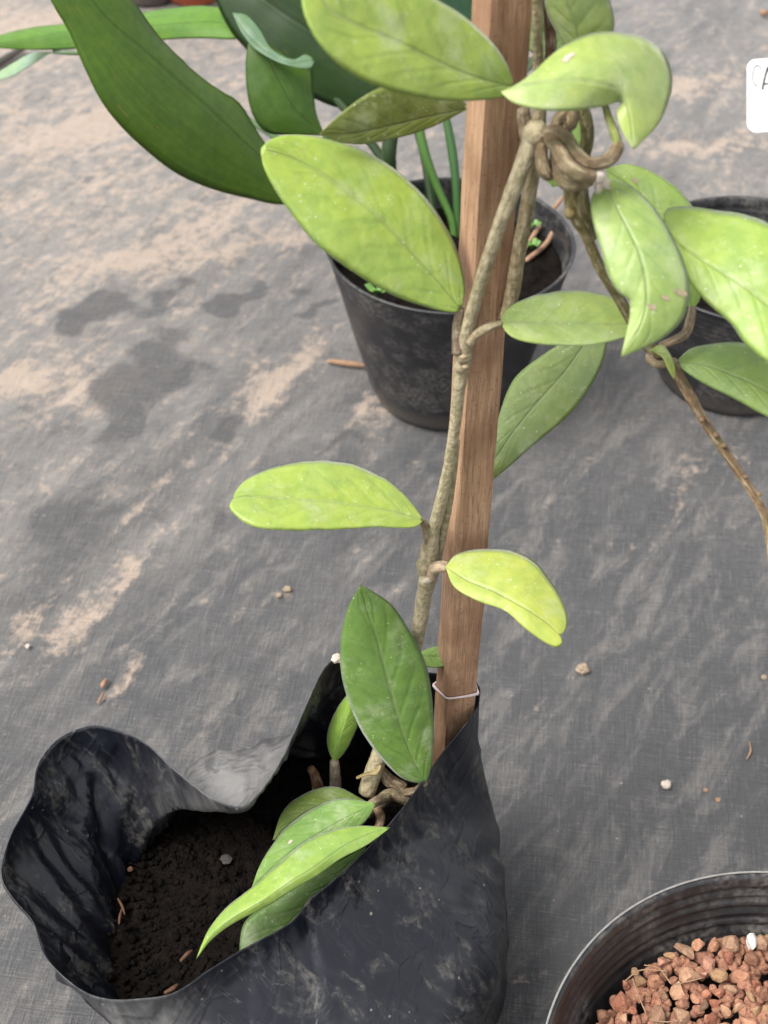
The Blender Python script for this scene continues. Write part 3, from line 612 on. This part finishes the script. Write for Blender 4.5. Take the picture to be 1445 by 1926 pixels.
patch('l12', .30, -.45, .02, .10, M_PALE, seed=7); patch('l19', .62, -.35, .018, .06, M_PALE, seed=2)

# main stem, lower node to top node
def sp(x, y, off, r): return (x, y, ds(y) + off, r)
stem([(690, 1490, .800, 17), (712, 1425, .790, 16), (745, 1330, .772, 14), (775, 1235, .757, 14), (790, 1170, .738, 14), (798, 1120, .724, 15), (805, 1088, .713, 18)])
stem([(804, 1075, .712, 20), (806, 1050, .703, 20), (814, 1005, .692, 13), (828, 950, .675, 12), (844, 880, .655, 11.5), (856, 800, .636, 11.5), (864, 730, .622, 12.5), (872, 675, .612, 16)])
stem([(873, 662, .608, 17), (880, 620, .598, 13), (893, 570, .587, 12.5), (914, 500, .572, 13), (940, 425, .557, 14), (968, 350, .546, 16), (993, 285, .540, 18), (1004, 250, .538, 22)])
stem([(820, 1058, .708, 10), (831, 1010, .698, 9), (842, 960, .684, 8), (852, 900, .668, 7), (860, 830, .652, 6)], SB)
stem([(950, 600, .612, 12), (963, 555, .606, 14), (975, 480, .592, 14), (988, 410, .580, 14), (1000, 340, .570, 14), (1008, 280, .556, 14)], SB2)
stem([(1012, 262, .545, 17), (1014, 200, .540, 14), (1013, 120, .530, 11), (1011, 40, .515, 11), (1010, -60, .50, 11)], SB2)
stem([(1028, 200, .556, 10), (1036, 100, .545, 11), (1034, 40, .538, 11), (1028, -50, .525, 11)], C(128, 92, 70))
stem([(990, 262, .546, 12), (986, 225, .545, 14), (985, 205, .543, 13)], SB3, 'stub')
for x, y, d, r in ((805, 1090, .711, 18), (800, 1062, .705, 17), (872, 668, .608, 17), (1008, 252, .537, 25), (866, 690, .612, 12)):
    knob('node', x, y, d, r, M_STEM, hoya, SB)
# scars below the nodes
knob('leaf_scar', 803, 1092, .704, 11, M_STEM, hoya, C(225, 212, 190), (1, .5, .7)); knob('leaf_scar', 872, 672, .601, 8, M_STEM, hoya, C(190, 165, 128), (1, .5, .6)); knob('leaf_scar', 876, 690, .605, 7, M_STEM, hoya, C(196, 170, 135), (1, .5, .6))
# petioles
stem([(812, 1085, .706, 11), (818, 1070, .698, 12), (830, 1066, .690, 11.5), (842, 1066, .686, 9)], C(205, 180, 150), 'petiole', l7)
stem([(862, 665, .606, 12), (862, 620, .602, 12), (864, 598, .598, 10), (867, 580, .595, 6)], C(138, 116, 96), 'petiole', l2)
stem([(884, 645, .600, 9), (897, 628, .596, 9), (918, 616, .592, 9), (944, 608, .592, 6)], C(196, 176, 142), 'petiole', l4)
stem([(808, 1030, .697, 9), (803, 1000, .690, 9), (795, 980, .682, 6)], C(165, 145, 110), 'petiole', l6)
stem([(631, 1500, .822, 11), (631, 1470, .812, 11), (629, 1432, .800, 9)], C(170, 155, 135), 'petiole', l17)
stem([(745, 1490, .800, 8), (780, 1488, .795, 8), (800, 1472, .786, 6)], SB3, 'petiole', l16)
stem([(760, 1485, .800, 13), (735, 1470, .80, 13), (715, 1450, .798, 11)], C(120, 95, 70))
stem([(690, 1530, .800, 12), (712, 1512, .796, 14), (735, 1495, .795, 12), (765, 1505, .80, 11)], SB3)
stem([(700, 1512, .774, 9), (715, 1504, .785, 10), (730, 1500, .792, 9)], SB3, 'petiole', l19)
stem([(712, 1560, .776, 9), (716, 1535, .786, 9), (706, 1520, .794, 9), (690, 1520, .80, 8)], C(165, 130, 100), 'petiole', l20)
stem([(596, 1510, .825, 10), (598, 1480, .815, 11), (592, 1458, .808, 9), (585, 1446, .803, 8)], C(135, 88, 55), 'dry_stub')
stem([(672, 1463, .79, 3), (690, 1456, .785, 4), (708, 1452, .783, 5), (716, 1440, .782, 3)], C(205, 180, 120), 'dry_bract')
stem([(786, 1250, .776, 5), (800, 1250, .775, 5), (830, 1252, .778, 5)], C(215, 190, 185), 'petiole', l22)
# knot of twisted shoots beside the stake
K1 = C(142, 118, 84); K2 = C(126, 104, 70)
stem([(1018, 262, .540, 15), (1040, 250, .530, 17), (1062, 258, .526, 14), (1085, 288, .522, 13), (1112, 308, .520, 13), (1142, 302, .520, 14), (1160, 282, .520, 13), (1164, 268, .520, 9)], K1, 'shoot')
stem([(1164, 285, .520, 8), (1158, 255, .520, 9), (1146, 225, .520, 8), (1136, 190, .522, 6)], C(158, 172, 78), 'petiole', l12)
stem([(1036, 262, .532, 13), (1050, 282, .520, 14), (1068, 312, .514, 15), (1092, 328, .512, 14), (1116, 334, .514, 13)], K1, 'shoot')
stem([(1046, 275, .540, 13), (1054, 318, .530, 17), (1068, 342, .526, 17), (1090, 346, .524, 14), (1112, 338, .524, 11)], K2, 'shoot')
stem([(1020, 262, .540, 12), (1019, 295, .532, 13), (1024, 322, .530, 13), (1036, 328, .534, 10), (1042, 300, .540, 9)], K1, 'shoot')
stem([(1040, 250, .540, 12), (1055, 220, .538, 12), (1072, 214, .538, 13), (1076, 232, .536, 11), (1062, 246, .534, 9)], K1, 'shoot')
stem([(1094, 195, .548, 12), (1103, 232, .550, 13), (1105, 265, .552, 12), (1098, 300, .555, 11)], C(122, 116, 62), 'shoot')
stem([(1060, 225, .528, 2.5), (1068, 240, .526, 2.5), (1080, 262, .526, 2)], K2, 'tendril')
stem([(1072, 345, .536, 14), (1076, 372, .540, 15), (1084, 400, .545, 17), (1104, 445, .552, 11), (1130, 505, .562, 11), (1165, 562, .575, 11), (1210, 640, .592, 11), (1242, 668, .598, 12)], C(140, 126, 72))
stem([(1098, 355, .536, 9), (1098, 390, .54, 14), (1108, 420, .548, 11), (1116, 450, .553, 7)], C(128, 116, 70), 'shoot')
knob('node', 1074, 400, .543, 13, M_STEM, hoya, C(150, 132, 78))
knob('fuzzy_tip', 1128, 335, .520, 11, M_PALE, hoya, None, (1, .7, 1.2)); knob('fuzzy_tip', 1126, 352, .527, 10, M_PALE, hoya, None, (.8, .6, 1.5))
stem([(1232, 660, .598, 7), (1222, 672, .596, 8), (1232, 684, .594, 8), (1250, 686, .594, 8), (1265, 680, .596, 8), (1273, 680, .598, 5)], SB3, 'petiole', l11)
stem([(1242, 652, .592, 8), (1268, 640, .588, 8), (1289, 628, .590, 9), (1298, 605, .592, 9), (1302, 580, .596, 7)], SB3, 'petiole', l9)
leaf(hoya, [(1226, 660), (1245, 672), (1256, 695)], [(1222, 658), (1250, 668), (1264, 690), (1268, 715)], [(1246, 648), (1262, 668), (1270, 690)], .585, .588, .2, C(165, 185, 90), name='bract', n=16, m=3)
stem([(1262, 678, .598, 11), (1285, 722, .598, 11), (1330, 800, .596, 9.5), (1388, 885, .594, 9), (1432, 955, .592, 8.5), (1448, 1010, .590, 9), (1456, 1090, .588, 9)], C(138, 106, 70))
for x, y in ((1318, 790), (1345, 818), (1360, 838), (1400, 897), (1425, 930)): knob('bud_scar', x + 2, y, .592, 5.5, M_STEM, hoya, C(150, 115, 82))
# the stem that hangs out of frame comes back up to the stake above
stem([(1010, -60, .50, 11), (1008, -140, .488, 11)], SB2)

# ------------------------------------------------------------------ dark green broad-leaved plant
dark = empty('broadleaf_plant', tuple(BP + [0, 0, .126])); tag(dark, 'dark green broad leaved plant in the pot behind the stake', 'plant')
DG = C(90, 124, 42); DG2 = C(44, 70, 30)
def dleaf(L, M, R, d0, d1, cross, col, **kw): return leaf(dark, L, M, R, d0, d1, cross, col, mat=M_DARK, th=.0008, **kw)
dleaf([(530, 385), (470, 374), (400, 356), (330, 325), (260, 270), (200, 205), (160, 130), (130, 60), (95, 0), (80, -60)], [(600, 372), (540, 335), (480, 285), (380, 190), (280, 100), (200, 30), (80, -120)],
      [(530, 310), (500, 270), (480, 238), (450, 192), (400, 160), (330, 100), (285, 48), (245, -5), (180, -70)], 1.17, .99, .35, DG, bow=-.02, cupL=.012, cupR=.010)
dleaf([(440, 20), (410, 12), (350, 11), (275, 22), (200, 34), (120, 45), (60, 52), (0, 66)], [(470, 50), (400, 42), (300, 48), (200, 56), (120, 62), (50, 74), (-60, 88)], [(450, 73), (370, 72), (300, 76), (220, 84), (140, 92), (60, 94), (0, 91)], 1.24, 1.2, .7, C(112, 156, 70), cupL=.004, cupR=.012)
dleaf([(690, 205), (640, 204), (590, 185), (520, 150), (470, 100), (432, 55), (405, -5)], [(770, 190), (680, 120), (590, 60), (500, 0), (400, -80)], [(760, 90), (720, 0), (640, -70), (520, -110)], 1.23, 1.22, -.35, DG2, bow=-.01)
dleaf([(545, 254), (510, 252), (488, 238), (470, 200), (462, 140), (466, 85)], [(612, 255), (560, 210), (530, 160), (505, 110), (480, 62)], [(596, 215), (590, 170), (585, 125), (545, 108)], 1.16, 1.13, .1, C(74, 108, 36), bow=-.006, cupL=.006, cupR=.0)
dleaf([(455, 62), (480, 92), (520, 116), (555, 127), (585, 128)], [(437, 24), (468, 66), (505, 98), (545, 118), (592, 112)], [(465, 28), (490, 55), (512, 92), (550, 112), (575, 102)], 1.128, 1.12, .2, C(104, 138, 104), n=24)
dleaf([(860, 60), (790, 60), (740, 0)], [(890, 130), (850, 40), (780, -60), (740, -120)], [(905, 60), (880, -20), (820, -90)], 1.24, 1.2, .2, C(52, 88, 62))
dleaf([(60, 100), (20, 122)], [(100, 97), (60, 108), (20, 128), (-40, 160)], [(60, 122), (20, 146)], 1.22, 1.28, .6, C(160, 190, 165), n=20)
dleaf([(985, 110), (975, 125)], [(1010, 105), (985, 120), (960, 150)], [(1005, 125), (985, 140)], 1.25, 1.25, .3, DG2, n=16)
def dst(pts, col=C(58, 96, 40)): tube('leaf_stalk', pts, M_STALK, dark, col, rough=.02)
dst([(735, 250, 1.19, 15), (732, 300, 1.20, 14), (742, 380, 1.23, 12), (790, 470, 1.245, 11)], DG2)
dst([(600, 372, 1.17, 9), (680, 440, 1.20, 9), (760, 470, 1.235, 9), (800, 490, 1.248, 9)])
dst([(612, 255, 1.16, 8), (690, 330, 1.19, 9), (780, 430, 1.23, 9), (812, 480, 1.247, 9)])
dst([(785, 220, 1.21, 8), (800, 290, 1.22, 9), (822, 350, 1.23, 8), (850, 415, 1.24, 7), (855, 470, 1.25, 7)], C(80, 122, 50))
dst([(835, 200, 1.21, 7), (850, 280, 1.22, 9), (858, 350, 1.23, 8), (862, 450, 1.25, 8)], C(62, 104, 52))
dst([(470, 50, 1.24, 9), (600, 150, 1.235, 9), (720, 300, 1.24, 9), (800, 450, 1.25, 9)], DG2)
dst([(890, 130, 1.24, 9), (885, 250, 1.25, 9), (870, 460, 1.255, 9)], DG2)
dst([(770, 190, 1.23, 9), (800, 300, 1.24, 9), (820, 450, 1.25, 9)], DG2)
dst([(100, 97, 1.22, 4), (280, 120, 1.23, 5), (520, 260, 1.235, 6), (790, 460, 1.25, 7)], C(100, 130, 90))

def seedling(x, y, z, s, label, col=None):
    e = empty('seedling', tuple(G(x, y, z)));
    tag(e, label, 'seedling', 'weed seedlings in the back pot'); d = dz(x, y, z)
    for a in (-2.6, -.4, 1.0, 2.2):
        px, py = x + math.cos(a) * s, y - abs(math.sin(a)) * s * .6 - 4
        leaf(e, [((x + px) / 2 - 3, (y + py) / 2 - s * .35)], [(x, y - 3), (px, py)], [((x + px) / 2 + 3, (y + py) / 2 + s * .3)], d - .02, d - .022, .5, C(128, 190, 72), n=8, m=2, th=.0006, name='leaf')
    tube('stalk', [(x, y + 10, d + .004, 2), (x, y - 3, d - .02, 2)], M_SEED, e, None, sides=6)
seedling(1000, 462, .126, 20, 'bright green weed seedling nearest the stake in the back pot')
seedling(1004, 425, .126, 16, 'small green seedling further back in the back pot, right of stake')
seedling(708, 548, .132, 26, 'pale green seedling by the left lip of the back pot')
for pts, lb in (([(985, 470, .128, 5), (1020, 420, .132, 5), (1058, 372, .140, 4)], 'brown dry stick leaning to the right lip of the back pot'), ([(990, 490, .128, 5), (1030, 455, .131, 5), (1052, 405, .138, 4)], 'lower brown dry stick in the back pot right of the stake'), ([(960, 400, .128, 5), (985, 370, .140, 5), (1002, 340, .150, 4)], 'reddish dry stick behind the stem in the back pot')):
    o = tube('dry_stick', [(x, y, dz(x, y, z), r) for x, y, z, r in pts], M_TWIG); tag(o, lb, 'stick', 'dry sticks in the back pot')

# ------------------------------------------------------------------ plant label at the right edge (its stalk stands in the ribbed pot)
tg = empty('plant_label', tuple(RP + [.035, 0, .09])); tag(tg, 'white rounded plant label with handwritten black letter at right edge', 'plant label')
tx0, tx1, ty0, ty1, tdp = 1405, 1545, 112, 250, 1.13
def rr(x0, x1, y0, y1, r, K=7):
    out = []
    for cx, cy, a0 in ((x1 - r, y0 + r, -90), (x1 - r, y1 - r, 0), (x0 + r, y1 - r, 90), (x0 + r, y0 + r, 180)):
        for k in range(K): a = math.radians(a0 + 90 * k / (K - 1)); out.append((cx + r * math.cos(a), cy + r * math.sin(a) - (cx - x0) * .06))
    return out
out = rr(tx0, tx1, ty0, ty1, 18); n_ = len(out)
V = [P(x, y, tdp) for x, y in out] + [P(x, y, tdp + .0015) for x, y in out]
Fc = [tuple(range(n_))[::-1], tuple(range(n_, 2 * n_))] + [(k, (k + 1) % n_, n_ + (k + 1) % n_, n_ + k) for k in range(n_)]
mk('plate', V, Fc, M_WHITE, tg, smooth=False)
tube3('label_stalk', [P(1500, 240, tdp + .001), P(1515, 330, tdp + .05), RP + [.036, 0, .086]], [.0035, .003, .0025], M_WHITE, tg, rough=0)
def stroke(pts, r, mat, nm): tube3(nm, [P(x, y, tdp - .0002) for x, y in pts], [r * tdp / F] * len(pts), mat, tg, sides=6, rough=.0)
stroke([(1434, 168), (1438, 148), (1444, 126)], 2.0, M_INK, 'lettering'); stroke([(1444, 126), (1452, 145), (1462, 168)], 2.0, M_INK, 'lettering'); stroke([(1437, 158), (1448, 157), (1458, 156)], 1.6, M_INK, 'lettering')
stroke([(1432, 128), (1424, 122), (1417, 130), (1415, 145), (1418, 156), (1424, 162)], 2.2, M_SMUDGE, 'faded_lettering')

# ------------------------------------------------------------------ gravel in the front pot
grav = empty('gravel', tuple(GP + [0, 0, .088])); tag(grav, 'red brown lava gravel filling the wide black pot', 'gravel')
shapes = []
for v in range(9):
    bm = bmesh.new(); bmesh.ops.create_icosphere(bm, subdivisions=2, radius=1)
    el = (random.uniform(.8, 1.35), random.uniform(.75, 1.1), random.uniform(.65, .95))
    cuts = [Vector((random.gauss(0, 1), random.gauss(0, 1), random.gauss(0, 1))).normalized() for _ in range(9)]
    for q in bm.verts:
        p = q.co.copy()
        for cdir in cuts:
            e = p.dot(cdir) - .52
            if e > 0: p -= cdir * e * .9
        p *= 1 + .16 * mn.noise(q.co * 1.8 + Vector((v * 9, 0, 0)))
        q.co = Vector((p.x * el[0], p.y * el[1], p.z * el[2]))
    me = bpy.data.meshes.new('stone'); bm.to_mesh(me); bm.free(); me.materials.append(M_STONE)
    me.polygons.foreach_set('use_smooth', [False] * len(me.polygons)); shapes.append(me)
ZG = .083; RGI = .1165
cand = []; tries = 0
def seen(x, y): return y > .22 and x > .08 and x < .30
rows = []
while tries < 9000:
    tries += 1
    a = random.uniform(0, 2 * math.pi); q = RGI * math.sqrt(random.random()); x, y = GP[0] + q * math.cos(a), GP[1] + q * math.sin(a)
    r = random.choice([.0030, .0040, .0048, .0056, .0064]) * random.uniform(.85, 1.15)
    if q + r * .8 > RGI: continue
    if all((x - X_) ** 2 + (y - Y_) ** 2 > ((r + R_) * .86) ** 2 for X_, Y_, R_ in cand): cand.append((x, y, r))
# what falls inside the frame first
def vis(c):
    d_ = np.array([c[0], c[1], ZG - H]); dep = d_[1] * CT - d_[2] * ST; upc = d_[1] * ST + d_[2] * CT
    return abs(d_[0] / dep * F) < 760 and abs(upc / dep * F) < 1010
cand.sort(key=lambda c: not vis(c)); stones_rest = cand[300:]
SC = [C(204, 136, 106), C(180, 114, 88), C(210, 152, 120), C(172, 132, 104), C(136, 106, 84), C(206, 150, 126), C(186, 146, 108), C(150, 104, 78), C(214, 166, 132), C(190, 150, 120)]
def put_stone(x, y, r, z, col):
    o = bpy.data.objects.new('stone', random.choice(shapes)); COL.objects.link(o); o.parent = grav
    o.location = (x - grav.location.x, y - grav.location.y, z - grav.location.z); o.scale = (r, r, r)
    o.rotation_euler = [random.uniform(0, 6.28) for _ in range(3)]; o.color = col
    return o
for i, (x, y, r) in enumerate(cand[:300]):
    put_stone(x, y, r * 1.15, ZG + random.uniform(-.0015, .0028) + r * .25, random.choice(SC))
V = []; Fc = []                                               # the bed of smaller stones below and out of sight
me0 = shapes[0]; bv = np.array([v.co[:] for v in me0.vertices]); bf = [tuple(p.vertices) for p in me0.polygons]
bed = [(x, y, r, ZG) for x, y, r in stones_rest]
for _ in range(2600):
    a = random.uniform(0, 6.28); q = (RGI - .004) * math.sqrt(random.random()); bed.append((GP[0] + q * math.cos(a), GP[1] + q * math.sin(a), random.uniform(.003, .005), ZG + random.uniform(-.004, -.0005)))
for x, y, r, z in bed:
    o0 = len(V); an = random.uniform(0, 6.28); ca_, sa_ = math.cos(an), math.sin(an)
    q = bv * r; V += [(x + c[0] * ca_ - c[1] * sa_, y + c[0] * sa_ + c[1] * ca_, z + c[2]) for c in q]; Fc += [tuple(i + o0 for i in f) for f in bf]
o = mk('stone_bed', V, Fc, M_STONE, None, color=C(184, 130, 104), smooth=False); o.parent = grav; o.matrix_parent_inverse.identity(); o.location = tuple(-v for v in grav.location); o['kind'] = 'stuff'
g_ = G(1413, 1772, ZG + .006); w_ = put_stone(g_[0], g_[1], .0058, ZG + .007, (.75, .74, .72, 1)); w_['label'] = 'white stone among the red gravel'
for pts in ([(1268, 1852), (1300, 1845), (1322, 1839)], [(1222, 1918), (1250, 1922), (1275, 1920)], [(1212, 1815), (1240, 1822), (1262, 1850)], [(1190, 1840), (1200, 1870), (1215, 1905)], [(1176, 1845), (1205, 1825), (1255, 1826)]):
    q = [G(x, y, ZG + .010) for x, y in pts]
    tube3('dry_root', q, [.0004] * 3, M_TWIG, grav, sides=5)

# ------------------------------------------------------------------ litter on the mat and on the soil
def lump(name, x, y, r, mat, label, cat, z=0, sq=.7, seed=0, group=None):
    bm = bmesh.new(); bmesh.ops.create_icosphere(bm, subdivisions=3, radius=1); c = G(x, y, z)
    V = []
    for v in bm.verts:
        p = v.co * (1 + .32 * mn.noise(v.co * 1.7 + Vector((seed, x, y))) + .16 * mn.noise(v.co * 4.5 + Vector((seed, 1, 2)))); V.append((c[0] + p.x * r, c[1] + p.y * r, max(z - .002, c[2] + p.z * r * sq + r * sq * .6 - .002)))
    Fc = [[v.index for v in f.verts] for f in bm.faces]; bm.free()
    return tag(mk(name, V, Fc, mat, smooth=False), label, cat, group)
lump('soil_clod', 1097, 1258, .0046, M_CLOD, 'crumbly tan clod on the mat below the yellow leaf tip', 'clod')
lump('pebble', 1254, 1475, .0034, M_PALE, 'pale pinkish pebble on the mat above the gravel pot', 'pebble')
lump('soil_crumb', 1328, 1484, .0016, M_TWIG, 'tiny reddish crumb right of the pale pebble', 'crumb')
lump('soil_crumb', 1352, 1502, .0018, M_TWIG, 'tan crumb below and right of the pale pebble', 'crumb')
lump('soil_crumb', 1438, 1272, .0020, M_CLOD, 'pinkish crumb on the mat near the right edge', 'crumb')
lump('soil_crumb', 540, 1107, .0030, M_CLOD, 'tan crumb on the mat left of the dark leaf tip', 'crumb')
lump('soil_crumb', 525, 1118, .0022, M_CLOD, 'small crumb beside the tan crumb left of the dark leaf tip', 'crumb')
lump('pebble', 52, 1213, .0018, M_PALE, 'tiny white pebble on the mat near the left edge', 'pebble')
lump('pebble', 634, 1237, .0030, M_PALE, 'small white bit on the lip of the bag beside the dark leaf', 'pebble', z=.214)
def litter(name, pts, r, mat, label, cat, z=.0015, group=None):
    q = [G(x, y, z + (k == 1) * .001) for k, (x, y) in enumerate(pts)]
    return tag(tube3(name, q, [r * .7, r, r * .5], mat, sides=6, rough=.2), label, cat, group)
litter('dry_twig', [(1405, 1428), (1412, 1412), (1410, 1396)], .0007, M_TWIG, 'thin pale straw on the mat near the right edge', 'straw', .0005)
litter('dry_twig', [(618, 679), (660, 684), (700, 690)], .0030, M_TWIG, 'brown dry twig lying left of the back pot', 'twig', .002)
litter('dry_twig', [(192, 1292), (196, 1285), (201, 1278)], .0022, M_TWIG, 'short orange brown bit above the bag on the left', 'twig', .001)
litter('dry_twig', [(184, 1322), (190, 1312), (195, 1302)], .0010, M_TWIG, 'thin brown bit just above the bag on the left', 'twig', .0005)
litter('dry_twig', [(1000, 60), (1430, 24), (1445, 22)][1:2] * 1 + [(1438, 24), (1446, 25)], .004, M_TWIG, 'dark brown bit on the mat in the upper right corner', 'twig', .003)
q = G(-30, 140), G(5, 120), G(44, 96)
tag(tube3('black_strip', [p + [0, 0, .004] for p in q], [.005, .005, .004], M_POT, rough=0), 'thin black strip on the mat at the left edge under the long leaf', 'strip')
lv = [(1140, 6), (1158, 4), (1180, 12)]
litter('bark_chip', [(480, 1825 - 20), (340, 1808), (352, 1795)][1:] + [(362, 1788)], .0013, M_BARK, 'reddish bark sliver on the bag soil below the leaf tip', 'bark', ZS + .004)
litter('bark_chip', [(222, 1690), (230, 1705), (235, 1720)], .0008, M_BARK, 'thin curved rootlet on the bag soil by the left wall', 'rootlet', ZS + .003)
litter('bark_chip', [(224, 1738), (226, 1722), (230, 1708)], .0008, M_BARK, 'straight brown splinter on the bag soil by the left wall', 'splinter', ZS + .003)
litter('bark_chip', [(310, 1868), (325, 1860), (335, 1852)], .0014, M_BARK, 'light brown chip on the bag soil at the front lip', 'bark', ZS + .004)
lump('soil_flake', 425, 1613, .0032, flat_mat('grey_flake', C(70, 66, 64), .8, .5, 300), 'grey flake on the dark soil in the bag', 'flake', z=ZS + .001, sq=.25)
lump('soil_clod', 245, 1632, .0016, M_BARK, 'small amber crumb against the inside left wall of the bag', 'crumb', z=ZS + .006)
